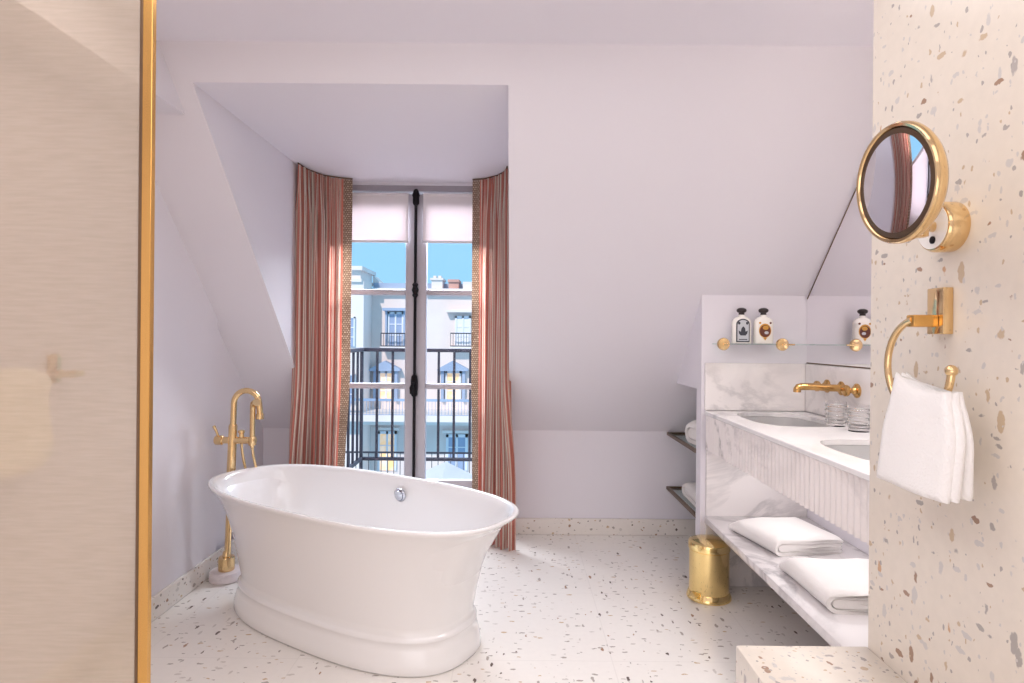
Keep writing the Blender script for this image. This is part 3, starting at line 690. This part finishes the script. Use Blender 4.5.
# ------------------------------------------------------------------ vanity
def vanity():
    rt = thing('vanity_counter', 'white marble wash counter with fluted front along the right wall', 'vanity', (XV, YP, 0))
    y0, y1 = 0.002, YR - YP - 0.0165
    x1 = XR - XV - 0.017
    # slab with two oval basin cut-outs
    bm = B((-0.004, y0, ZT - 0.02), (x1, y1, ZT), 0.003, 1)
    slab = link('countertop', bm, M['marble_top'], rt, smooth=False)
    basins = [(0.255, 2.655 - YP), (0.255, 1.885 - YP)]
    cm = bmesh.new()
    for cx, cy in basins:
        r0 = [v for v in superring(cm, 0.165, 0.235, ZT - 0.1, 3.0, 64)]; r1 = superring(cm, 0.165, 0.235, ZT + 0.1, 3.0, 64)
        for v in r0 + r1: v.co.x += cx; v.co.y += cy
        for i in range(64): cm.faces.new((r0[i], r0[(i + 1) % 64], r1[(i + 1) % 64], r1[i]))
        cm.faces.new(r0[::-1]); cm.faces.new(r1)
    cut = link('cutter', cm, M['marble_top'], rt, smooth=False)
    md = slab.modifiers.new('cut', 'BOOLEAN'); md.operation = 'DIFFERENCE'; md.object = cut; md.solver = 'EXACT'
    bpy.context.view_layer.update()
    ev = slab.evaluated_get(bpy.context.evaluated_depsgraph_get()); nm = bpy.data.meshes.new_from_object(ev)
    slab.modifiers.clear(); slab.data = nm; bpy.data.objects.remove(cut)
    for cx, cy in basins:
        bm = bmesh.new()
        prof = [(0.175, 0.245, ZT - 0.021), (0.166, 0.236, ZT - 0.021), (0.160, 0.230, ZT - 0.045), (0.150, 0.218, ZT - 0.085), (0.125, 0.19, ZT - 0.11), (0.03, 0.04, ZT - 0.12)]
        rings = [superring(bm, a, b, z, 3.0, 64) for a, b, z in prof]
        for r0, r1 in zip(rings, rings[1:]):
            for i in range(64): bm.faces.new((r0[i], r0[(i + 1) % 64], r1[(i + 1) % 64], r1[i]))
        bm.faces.new(rings[-1])
        for v in bm.verts: v.co.x += cx; v.co.y += cy
        bmesh.ops.solidify(bm, geom=list(bm.faces), thickness=0.006)
        bs = link('basin', bm, M['tub'], rt)
        link('drain', lathe(bmesh.new(), [(0.018, 0), (0.022, 0.004), (0.017, 0.007), (0.004, 0.006)], 24, Matrix.Translation((cx, cy, ZT - 0.12))), M['brass'], bs)
    # fluted apron: half-round ribs along the length
    pitch = 0.0315; n = int((y1 - y0) / pitch); zb, zt = ZT - 0.188, ZT - 0.02
    prof = []
    for k in range(n + 1):
        for m in range(6):
            a = PI * m / 6; yy = y0 + (y1 - y0) * (k + m / 6) / (n + 1)
            prof.append((0.012 - 0.013 * math.sin(a) ** 0.8, yy))
    prof.append((0.012, y1)); prof += [(0.05, y1), (0.05, y0)]
    poly = bmesh.new(); poly_prism(poly, [(x, y, zb) for x, y in prof], (0, 0, zt - zb))
    link('fluted_apron', poly, M['marble_flute'], rt, auto=50)
    link('carcass', B((0.055, y0 + 0.005, ZT - 0.182), (x1, y1, ZT - 0.165)), M['wall'], rt, smooth=False)
vanity()
o = struct  # floating marble shelf under the vanity
ZS = 0.346
sh = thing('bench_shelf', 'floating marble slab shelf under the vanity holding two towels', 'shelf', (XV, YP, 0))
link('slab', B((0, 0.002, ZS - 0.032), (XR - XV - 0.002, YR - YP - 0.015, ZS), 0.004, 2), marble('grey veined marble shelf', sr(236, 230, 230), sr(140, 134, 138), 1.3, 0.2, 9.0), sh)

# big mirror cut along the roof slope
def wall_mirror():
    rt = thing('wall_mirror', 'frameless vanity mirror cut diagonally along the roof slope', 'mirror', (XR, 2.0, ZBS))
    zm = ZBS + 0.004; g = 0.02
    ye = YR - 0.004
    zt = slopeZ(ye) - g; ztop = 2.22; yt = slopeY(ztop + g)
    P = [(0, YP + 0.004, zm), (0, ye, zm), (0, ye, zt), (0, yt, ztop), (0, YP + 0.004, ztop)]
    P = [(x, y - 2.0, z - ZBS) for x, y, z in P]
    link('mirror_glass', poly_prism(bmesh.new(), P, (-0.005, 0, 0)), M['mirror'], rt, smooth=False)
    bm = bmesh.new(); w = 0.0025
    def strip(p, q):
        p, q = Vector(p), Vector(q); d = (q - p).normalized(); n = Vector((1, 0, 0)).cross(d) * w
        poly_prism(bm, [p - n, p + n, q + n, q - n], (-0.0065, 0, 0))
    strip(P[0], P[1]); strip(P[2], P[3])
    link('edge_strip', bm, M['bronze'], rt, smooth=False)
wall_mirror()

# wall-mounted basin mixer
def basin_mixer():
    xw = XR - 0.016; z = 1.003
    rt = thing('basin_mixer', 'brass wall-mounted basin mixer with long spout under the mirror', 'tap', (xw, 2.615, z))
    b = M['tap']
    rose = [(0.030, 0.0), (0.030, 0.004), (0.024, 0.009), (0.016, 0.012), (0.014, 0.02)]
    link('spout_rose', disc((0, 0, 0), '-X', rose), b, rt)
    link('spout', tube(bmesh.new(), [(-0.005, 0, 0), (-0.06, 0, 0.002), (-0.13, 0, 0.006), (-0.175, 0, 0.006), (-0.188, 0, 0.003), (-0.194, 0, -0.006), (-0.194, 0, -0.018)], [0.016, 0.0155, 0.0155, 0.0155, 0.016, 0.016, 0.016], 18), b, rt)
    for yy in (0.12, -0.12):
        h = link('handle', disc((0, yy, 0), '-X', rose + [(0.010, 0.024), (0.010, 0.034), (0.021, 0.038), (0.024, 0.043), (0.024, 0.052), (0.019, 0.057), (0.008, 0.058)]), b, rt)
basin_mixer()

# tumblers: horizontally ribbed glass
def tumbler():
    rt = thing('tumbler', 'ribbed clear tumbler on the counter, the farther of the two', 'glass', (1.312, 2.455, ZT), 0, 'ribbed tumblers on the counter')
    outer = []
    zs = 40
    for i in range(zs + 1):
        z = 0.1 * i / zs; r = 0.036 + 0.004 * i / zs + (0.0042 * max(0, math.sin(2 * PI * 5 * i / zs)) if 3 < i < 34 else 0)
        outer.append((r, z))
    inner = [(0.0375, 0.1), (0.0335, 0.012), (0.004, 0.010)]
    link('glass_wall', lathe(bmesh.new(), [(0.02, 0.0)] + outer + inner, 48), M['tumbler'], rt, auto=70)
    return rt
t1 = tumbler(); t2 = copy_tree(t1); t2.location = (1.325, 2.315, ZT); t2['label'] = 'ribbed clear tumbler on the counter, half hidden by the terrazzo wall'

# ------------------------------------------------------------------ glass shelf with bottles on the return wall
ZG = 1.187
def bottle_shelf():
    rt = thing('glass_shelf', 'slim glass shelf on two brass knobs above the marble splashback', 'shelf', (1.18, YR, ZG))
    link('glass_pane', B((-0.215, -0.115, 0), (0.235, -0.004, 0.006), 0.001, 1), M['shelf_glass'], rt, smooth=False)
    for px in (724, 783):
        x = at(px, 343, YR - 0.13).x - 1.18
        k = link('bracket', disc((x, 0, 0.003), '-Y', [(0.010, 0.100), (0.010, 0.108), (0.022, 0.112), (0.029, 0.118), (0.030, 0.126), (0.026, 0.133), (0.010, 0.136)]), M['brass'], rt)
        link('grip_bar', tube(bmesh.new(), [(x - 0.004, -0.137, 0.003), (x + (0.052 if px > 750 else 0.024), -0.137, 0.003)], 0.004, 10), M['brass'], k)
bottle_shelf()
def bottle(x, label, kind):
    rt = thing('bottle', label, 'bottle', (x, YR - 0.062, ZG + 0.0065), 0, 'toiletry bottles on the glass shelf')
    bm = bmesh.new(); sec = [(0.043, 0.019, 0.0), (0.045, 0.021, 0.003), (0.045, 0.021, 0.095), (0.044, 0.021, 0.105), (0.040, 0.020, 0.115), (0.032, 0.018, 0.123), (0.022, 0.015, 0.128), (0.014, 0.013, 0.131), (0.013, 0.013, 0.138)]
    rings = [superring(bm, a, b, z, 3.4 if z < 0.12 else 2.4, 48) for a, b, z in sec]
    for r0, r1 in zip(rings, rings[1:]):
        for i in range(48): bm.faces.new((r0[i], r0[(i + 1) % 48], r1[(i + 1) % 48], r1[i]))
    bm.faces.new(rings[0][::-1]); bm.faces.new(rings[-1])
    link('body', bm, M['bottle'], rt)
    link('cap', lathe(bmesh.new(), [(0.012, 0.136), (0.014, 0.140), (0.013, 0.147), (0.021, 0.152), (0.0235, 0.159), (0.021, 0.166), (0.012, 0.171), (0.004, 0.172)], 28), M['cap'], rt)
    def flat(name, pts, y, mat, par):
        return link(name, poly_prism(bmesh.new(), [(px, y, pz) for px, pz in pts], (0, 0.004, 0)), M[mat], par, smooth=False)
    def arch(hw, z0, z1, n=14):
        zc = z1 - hw * 0.8; return [(-hw, z0), (hw, z0)] + [(hw * math.cos(a), zc + 0.8 * hw * math.sin(a)) for a in [PI * i / n for i in range(n + 1)]]
    def ell(cx, cz, a, b, n=28): return [(cx + a * math.cos(2 * PI * i / n), cz + b * math.sin(2 * PI * i / n)) for i in range(n)]
    if kind == 0:
        lb = flat('label', arch(0.032, 0.006, 0.118), -0.0222, 'ink', rt)
        flat('label_field', arch(0.027, 0.012, 0.112), -0.0227, 'label_grey', lb)
        flat('label_print', [(-0.022, 0.062), (-0.02, 0.048), (-0.012, 0.038), (0.012, 0.038), (0.02, 0.048), (0.022, 0.062), (0.012, 0.057), (0.009, 0.074), (0.0, 0.082), (-0.008, 0.072), (-0.011, 0.056)], -0.0232, 'ink', lb)
        for sx in (-1, 1): flat('label_print', ell(sx * 0.019, 0.097, 0.006, 0.007), -0.0232, 'ink', lb)
        flat('label_print', [(-0.02, 0.017), (0.02, 0.017), (0.02, 0.021), (-0.02, 0.021)], -0.0232, 'ink', lb)
    else:
        lb = flat('label', ell(0.0, 0.062, 0.029, 0.034), -0.0222, 'label_gold', rt)
        flat('label_field', ell(0.0, 0.060, 0.026, 0.029), -0.0227, 'label_brown', lb)
        flat('label_print', ell(0.002, 0.076, 0.014, 0.010), -0.0232, 'label_gold', lb)
        flat('label_print', ell(0.006, 0.052, 0.010, 0.007), -0.0232, 'label_grey', lb)
        flat('label_print', [(-0.009, 0.028), (0.009, 0.028), (0.0, 0.015)], -0.0222, 'label_gold', lb)
        flat('seal', ell(-0.024, 0.099, 0.005, 0.005), -0.0225, 'label_gold', rt); flat('seal', ell(0.026, 0.099, 0.005, 0.005), -0.0225, 'label_brown', rt)
bottle(at(742, 330, YR - 0.07).x, 'white bottle with grey arched label in a black border', 0)
bottle(at(764, 330, YR - 0.07).x, 'white bottle with brown and gold oval medallion', 1)

# ------------------------------------------------------------------ niche shelves and towels behind the return wall
for z, lab in ((0.637, 'bronze-framed glass shelf in the niche, the upper one'), (0.303, 'bronze-framed glass shelf in the niche, the lower one')):
    x0 = 0.936; y0, y1 = YR + 0.078, YB - 0.002
    rt = thing('niche_shelf', lab, 'shelf', (x0, y0, z), 0, 'bronze shelves in the towel niche')
    bm = bmesh.new(); L, W, h, w = XR - x0 - 0.002, y1 - y0, 0.018, 0.018
    box(bm, (0, 0, -h), (w, W, 0), 0.002, 1); box(bm, (L - w, 0, -h), (L, W, 0), 0.002, 1); box(bm, (w, 0, -h), (L - w, w, 0), 0.002, 1); box(bm, (w, W - w, -h), (L - w, W, 0), 0.002, 1)
    link('frame', bm, M['bronze'], rt, smooth=False)
    link('glass_pane', B((w, w, -0.012), (L - w, W - w, -0.004)), M['shelf_glass'], rt, smooth=False)

def strip2d(path, t):
    """thick ribbon polygon around a 2d path, round ends"""
    L, Rr = [], []
    n = len(path)
    for i, p in enumerate(path):
        a = path[max(i - 1, 0)]; b = path[min(i + 1, n - 1)]
        dx, dz = b[0] - a[0], b[1] - a[1]; d = math.hypot(dx, dz) or 1
        L.append((p[0] - dz / d * t / 2, p[1] + dx / d * t / 2)); Rr.append((p[0] + dz / d * t / 2, p[1] - dx / d * t / 2))
    def cap(p, q):
        cx, cz = (p[0] + q[0]) / 2, (p[1] + q[1]) / 2; a0 = math.atan2(p[1] - cz, p[0] - cx)
        return [(cx + t / 2 * math.cos(a0 - PI * k / 5), cz + t / 2 * math.sin(a0 - PI * k / 5)) for k in range(1, 5)]
    return L + cap(L[-1], Rr[-1]) + Rr[::-1] + cap(Rr[0], L[0])
def upath(x0, x1, zb, zt, n=10):
    """U lying on its side: open at x1, fold at x0"""
    r = (zt - zb) / 2
    s = [(x1 - (x1 - x0 - r) * k / 8, zb) for k in range(9)]
    c = [(x0 + r - r * math.sin(PI * k / n), zb + r - r * math.cos(PI * k / n)) for k in range(1, n)]
    e = [(x0 + r + (x1 - x0 - r) * k / 8, zt) for k in range(9)]
    return s + c + e
def folded_towel(name, label, w, d, h, loc, rotz, group, seed=1, mat='terry'):
    """folded bath towel: nested folds seen at the near end (-Y), soft top"""
    rnd = random.Random(seed); bm = bmesh.new(); ny = 18; t = h * 0.20
    paths = [upath(t / 2, w - t * 0.2, t / 2, h - t / 2), upath(t * 2.0, w - t * 0.5, t * 1.9, h - t * 1.9)]
    for pi, path in enumerate(paths):
        sec = strip2d(path, t * (1.0 if pi == 0 else 1.25)); rows = []
        for j in range(ny + 1):
            v = j / ny; y = d * v
            edge = min(v, 1 - v) ; pin = 1 - 0.16 * (1 - min(1, edge / 0.10)) ** 2
            back = 1 - 0.35 * smoothstep(0.80, 1.0, v)
            row = []
            for x, z in sec:
                u = x / w
                zz = z * pin * back * (1 - 0.10 * smoothstep(0.75, 1.0, u)) + (0.003 * math.sin(9 * u + 4 * v + seed) * (z / h) if z > h * 0.3 else 0)
                xx = x + 0.006 * math.sin(2.5 * v + seed) * (z / h)
                yy = y + (0.010 * math.sin(5 * u + seed) if v < 0.02 else 0) + 0.004 * pi
                row.append(bm.verts.new((xx - w / 2, yy - d / 2, max(zz, 0.0005))))
            rows.append(row)
        n = len(sec)
        for a, b in zip(rows, rows[1:]):
            for i in range(n): bm.faces.new((a[i], a[(i + 1) % n], b[(i + 1) % n], b[i]))
        bm.faces.new(rows[0][::-1]); bm.faces.new(rows[-1])
    o = link(name, bm, M[mat], auto=70); o.location = loc; o.rotation_euler = (0, 0, rotz)
    tag(o, label, 'towel', group); return o
folded_towel('folded_towel', 'white folded towel on the marble shelf, the farther of two', 0.30, 0.34, 0.070, (1.150, 2.58, ZS), R(12), 'towels on the marble shelf', 1)
folded_towel('folded_towel', 'white folded towel on the marble shelf, nearest the terrazzo wall', 0.34, 0.34, 0.074, (1.160, 2.07, ZS), R(0), 'towels on the marble shelf', 3)
folded_towel('folded_towel', 'thick white folded towel on the upper niche shelf', 0.30, 0.34, 0.125, (1.14, 3.24, 0.637), R(-90), 'towels in the niche', 5)
folded_towel('folded_towel', 'thin white folded towel on the lower niche shelf', 0.42, 0.34, 0.078, (1.15, 3.30, 0.303), R(-90), 'towels in the niche', 6)

# ------------------------------------------------------------------ pedal bin
def pedal_bin():
    rt = thing('pedal_bin', 'round shiny gold pedal bin standing by the end of the vanity', 'bin', (0.918, 2.825, 0))
    g = M['gold']; r = 0.091
    link('body', lathe(bmesh.new(), [(r, 0.012), (r, 0.226), (r - 0.002, 0.228)], 64), g, rt)
    link('base_ring', lathe(bmesh.new(), [(r + 0.008, 0.0), (r + 0.011, 0.003), (r + 0.011, 0.010), (r + 0.008, 0.018), (r + 0.003, 0.030), (r + 0.001, 0.034)], 64), g, rt)
    ld = link('lid', lathe(bmesh.new(), [(r + 0.001, 0.228), (r + 0.004, 0.230), (r + 0.004, 0.256), (r + 0.002, 0.262), (r - 0.006, 0.266), (r - 0.02, 0.268), (0.05, 0.272), (0.01, 0.273)], 64), g, rt)
    a = R(215); d = Vector((math.cos(a), math.sin(a), 0)); s = Vector((-d.y, d.x, 0))
    bm = bmesh.new(); box(bm, (0.075, -0.022, 0.036), (0.128, 0.022, 0.044), 0.003, 2)
    for v in bm.verts: v.co = d * v.co.x + s * v.co.y + Vector((0, 0, v.co.z - (v.co.x - 0.08) * 0.25))
    link('pedal', bm, g, rt)
    a = R(70); link('hinge', B((r * math.cos(a) - 0.02, r * math.sin(a) - 0.004, 0.215), (r * math.cos(a) + 0.02, r * math.sin(a) + 0.014, 0.262), 0.004), g, rt)
pedal_bin()

# ------------------------------------------------------------------ towel ring with hand towel on the terrazzo wall
def towel_ring():
    yc, xr, zc, r = 1.268, 0.848, 1.157, 0.100
    rt = thing('towel_ring', 'brass open towel ring with square plate on the terrazzo wall', 'towel ring', (XP, yc, zc))
    o = lambda x, y, z: (x - XP, y - yc, z - zc)
    link('wall_plate', B(o(XP - 0.022, 1.262, 1.226), o(XP, 1.312, 1.325), 0.002, 2), M['brass'], rt)
    link('arm', B(o(xr - 0.004, 1.274, 1.241), o(XP - 0.022, 1.300, 1.267), 0.003, 2), M['satin_brass'], rt)
    pts = [Vector(o(xr, yc - r * math.cos(a), zc + r * math.sin(a))) for a in [R(98 + 260 * k / 52) for k in range(53)]]
    rg = link('ring', tube(bmesh.new(), pts, 0.0075, 14), M['brass'], rt)
    sp = bmesh.new(); bmesh.ops.create_uvsphere(sp, u_segments=20, v_segments=12, radius=0.0115)
    for v in sp.verts: v.co += pts[-1]
    link('end_ball', sp, M['brass'], rg)
    # hand towel: one cloth folded in layers, hanging through the ring
    bm = bmesh.new(); NZ, NY = 22, 14
    ztop, zbot = 1.128, 0.905
    for li, (off, spread, ya, yb, zb) in enumerate(((-0.013, -0.023, 1.128, 1.345, 0.0), (0.0, -0.018, 1.118, 1.338, 0.004), (0.008, -0.010, 1.118, 1.332, 0.008))):
        sec = []
        hw = 0.0095
        for k in range(NY + 1): sec.append((hw, ya + (yb - ya) * k / NY))
        for k in range(NY + 1): sec.append((-hw, yb - (yb - ya) * k / NY))
        rows = []
        for j in range(NZ + 1):
            v = j / NZ; z = ztop + 0.004 * li * 0 + (zbot + zb - ztop) * v
            th = 0.35 + 0.65 * min(1, v / 0.10) ** 0.5; th *= 1 - 0.35 * smoothstep(0.96, 1.0, v)
            row = []
            for x, y in sec:
                u = (y - ya) / (yb - ya); e = 4 * u * (1 - u)
                tpx = 0.45 + 0.55 * min(1, e * 3.5) ** 0.5
                narrow = 1 - 0.24 * (1 - smoothstep(0.0, 0.55, v))
                yy = (y - 1.243) * narrow + 1.243
                sag = 0.028 * (1 - smoothstep(0.0, 0.35, v)) * (0.6 * e) * -1 + 0.014 * (1 - smoothstep(0, .3, v)) * (u * 2 - 1)
                fx = off * (0.75 + 0.25 * v) + spread * v + 0.004 * math.sin(7 * u + 3 * li + 2 * v) * v
                zz = z + sag
                row.append(bm.verts.new((xr + fx + x * th * tpx, yy, zz)))
            rows.append(row)
        n = len(sec)
        for a, b in zip(rows, rows[1:]):
            for i in range(n): bm.faces.new((a[i], a[(i + 1) % n], b[(i + 1) % n], b[i]))
        bm.faces.new(rows[0][::-1]); bm.faces.new(rows[-1])
    tag(link('hand_towel', bm, M['terry'], auto=80), 'white hand towel folded through the brass ring on the terrazzo wall', 'towel')
towel_ring()

# ------------------------------------------------------------------ swivelling magnifying mirror
def shaving_mirror():
    rt = thing('magnifying_mirror', 'round brass magnifying mirror on a wall arm above the towel ring', 'mirror', (XP, 1.268, 1.452))
    b = M['brass']
    rose = link('wall_rose', disc((0, 0, 0), '-X', [(0.052, 0.0), (0.053, 0.004), (0.053, 0.034), (0.049, 0.041), (0.046, 0.042)], 56), b, rt)
    link('face_plate', disc((-0.0415, 0, 0), '-X', [(0.046, 0.0), (0.046, 0.002), (0.01, 0.0025)], 48), M['bottle'], rose)
    link('switch', disc((-0.043, -0.004, -0.028), '-X', [(0.008, 0), (0.008, 0.003), (0.004, 0.004)], 20), M['iron'], rose)
    c = Vector((0.712 - XP, 1.118 - 1.268, 1.504 - 1.452)); R_ = 0.108
    nrm = Vector((-0.9935, -0.056, -0.10)).normalized()
    Mx = Matrix.Translation(c) @ nrm.to_track_quat('Z', 'Y').to_matrix().to_4x4()
    frame = [(0.02, -0.020), (R_ * 0.80, -0.018), (R_ * 0.95, -0.013), (R_, -0.006), (R_ + 0.003, 0.0), (R_ + 0.003, 0.008), (R_, 0.013), (R_ - 0.005, 0.012), (R_ - 0.007, 0.009), (R_ - 0.008, 0.001)]
    hd = link('frame', lathe(bmesh.new(), frame, 72, Mx), b, rt)
    ring = bmesh.new(); lathe(ring, [(R_ - 0.007, 0.002), (R_ - 0.008, 0.0095), (R_ - 0.018, 0.010), (R_ - 0.018, 0.002), (R_ - 0.007, 0.002)], 72, Mx, cap=False)
    link('inner_ring', ring, M['bronze'], hd)
    Rs = 0.6; ra = R_ - 0.0175; bm = bmesh.new(); rings = []
    for k in range(24, 0, -1):
        r = ra * k / 24; z = 0.0095 + (r * r - ra * ra) / (2 * Rs)
        rings.append([bm.verts.new(Mx @ Vector((r * math.cos(2 * PI * i / 72), r * math.sin(2 * PI * i / 72), z))) for i in range(72)])
    for r0, r1 in zip(rings, rings[1:]):
        for i in range(72): bm.faces.new((r0[i], r0[(i + 1) % 72], r1[(i + 1) % 72], r1[i]))
    bm.faces.new(rings[-1])
    link('mirror_glass', bm, M['mirror'], hd, auto=80)
    # fork and arm between rose and mirror back
    back = Mx @ Vector((0, 0, -0.020))
    el = Vector((-0.105, -0.055, 0.0))
    link('arm', tube(bmesh.new(), [(-0.03, 0, 0.0), (-0.075, -0.012, 0.0), el, el + Vector((0.0, -0.02, 0.012)), back + Vector((0.006, 0.0, -0.01)), back], [0.012, 0.011, 0.011, 0.010, 0.010, 0.013], 16), b, rt)
    link('pivot', lathe(bmesh.new(), [(0.010, -0.032), (0.015, -0.03), (0.015, 0.03), (0.010, 0.032)], 24, Matrix.Translation(el)), b, rt)
    link('pivot', lathe(bmesh.new(), [(0.006, -0.012), (0.009, -0.01), (0.009, 0.075), (0.005, 0.078)], 24, Matrix.Translation((-0.07, -0.022, 0.0))), b, rt)
shaving_mirror()

# ------------------------------------------------------------------ shower screen, towel bar and towel on the left
def shower_screen():
    y = 1.20; xe = at(147, 340, y).x
    rt = thing('shower_screen', 'linen-textured beige glass shower screen with brass edge on the left', 'shower screen', (xe, y, 0))
    link('glass_pane', B((XL - xe + 0.002, -0.005, 0.01), (-0.0135, 0.005, ZC - 0.202)), M['screen'], rt, smooth=False)
    bm = B((-0.0095, -0.007, 0.0), (0.0095, 0.007, ZC - 0.002), 0.001, 1)
    link('edge_profile', bm, M['satin_brass'], rt)
    link('seal_strip', B((-0.0165, -0.006, 0.0), (-0.0098, 0.006, ZC - 0.002), 0.001, 1), M['bronze'], rt)
shower_screen()
def towel_bar():
    z = 1.078; xb = -1.465; ye = 1.985
    rt = thing('towel_bar', 'brass towel bar fixed on the left wall behind the glass screen', 'towel bar', (XL, 1.6, z))
    for yy in (1.985, 1.30):
        p = link('post', B((0, yy - 1.6 - 0.022, -0.03), (0.018, yy - 1.6 + 0.022, 0.065), 0.003, 2), M['brass'], rt)
        link('post_arm', B((0.018, yy - 1.6 - 0.011, -0.012), (xb - XL + 0.011, yy - 1.6 + 0.011, 0.012), 0.003, 2), M['brass'], p)
    link('bar', tube(bmesh.new(), [(xb - XL, 1.27 - 1.6, 0), (xb - XL, 2.03 - 1.6, 0)], 0.009, 16), M['brass'], rt)
    # towel over the bar: thick inverted U
    bm = bmesh.new(); ny = 16; y0, y1 = 1.34, 1.835
    path = [(-0.030, -0.26 + 0.26 * k / 8) for k in range(9)] + [(-0.030 * math.cos(PI * k / 8), 0.016 * math.sin(PI * k / 8) + 0.0) for k in range(1, 8)] + [(0.030, -0.26 * k / 8) for k in range(9)]
    sec = strip2d(path, 0.034); rows = []
    for j in range(ny + 1):
        v = j / ny; e = min(v, 1 - v); s = 1 - 0.10 * (1 - min(1, e / 0.12)) ** 2
        rows.append([bm.verts.new((xb + x * (0.8 + 0.2 * s) , y0 + (y1 - y0) * v + (0.01 * math.sin(z_ * 20)), z + z_ * s - (0.02 * (1 - s) * 8 if z_ > -0.05 else 0))) for x, z_ in sec])
    n = len(sec)
    for a, b in zip(rows, rows[1:]):
        for i in range(n): bm.faces.new((a[i], a[(i + 1) % n], b[(i + 1) % n], b[i]))
    bm.faces.new(rows[0][::-1]); bm.faces.new(rows[-1])
    tag(link('bath_towel', bm, M['cream_terry'], auto=80), 'cream towel hanging over the brass bar behind the glass screen', 'towel')
towel_bar()
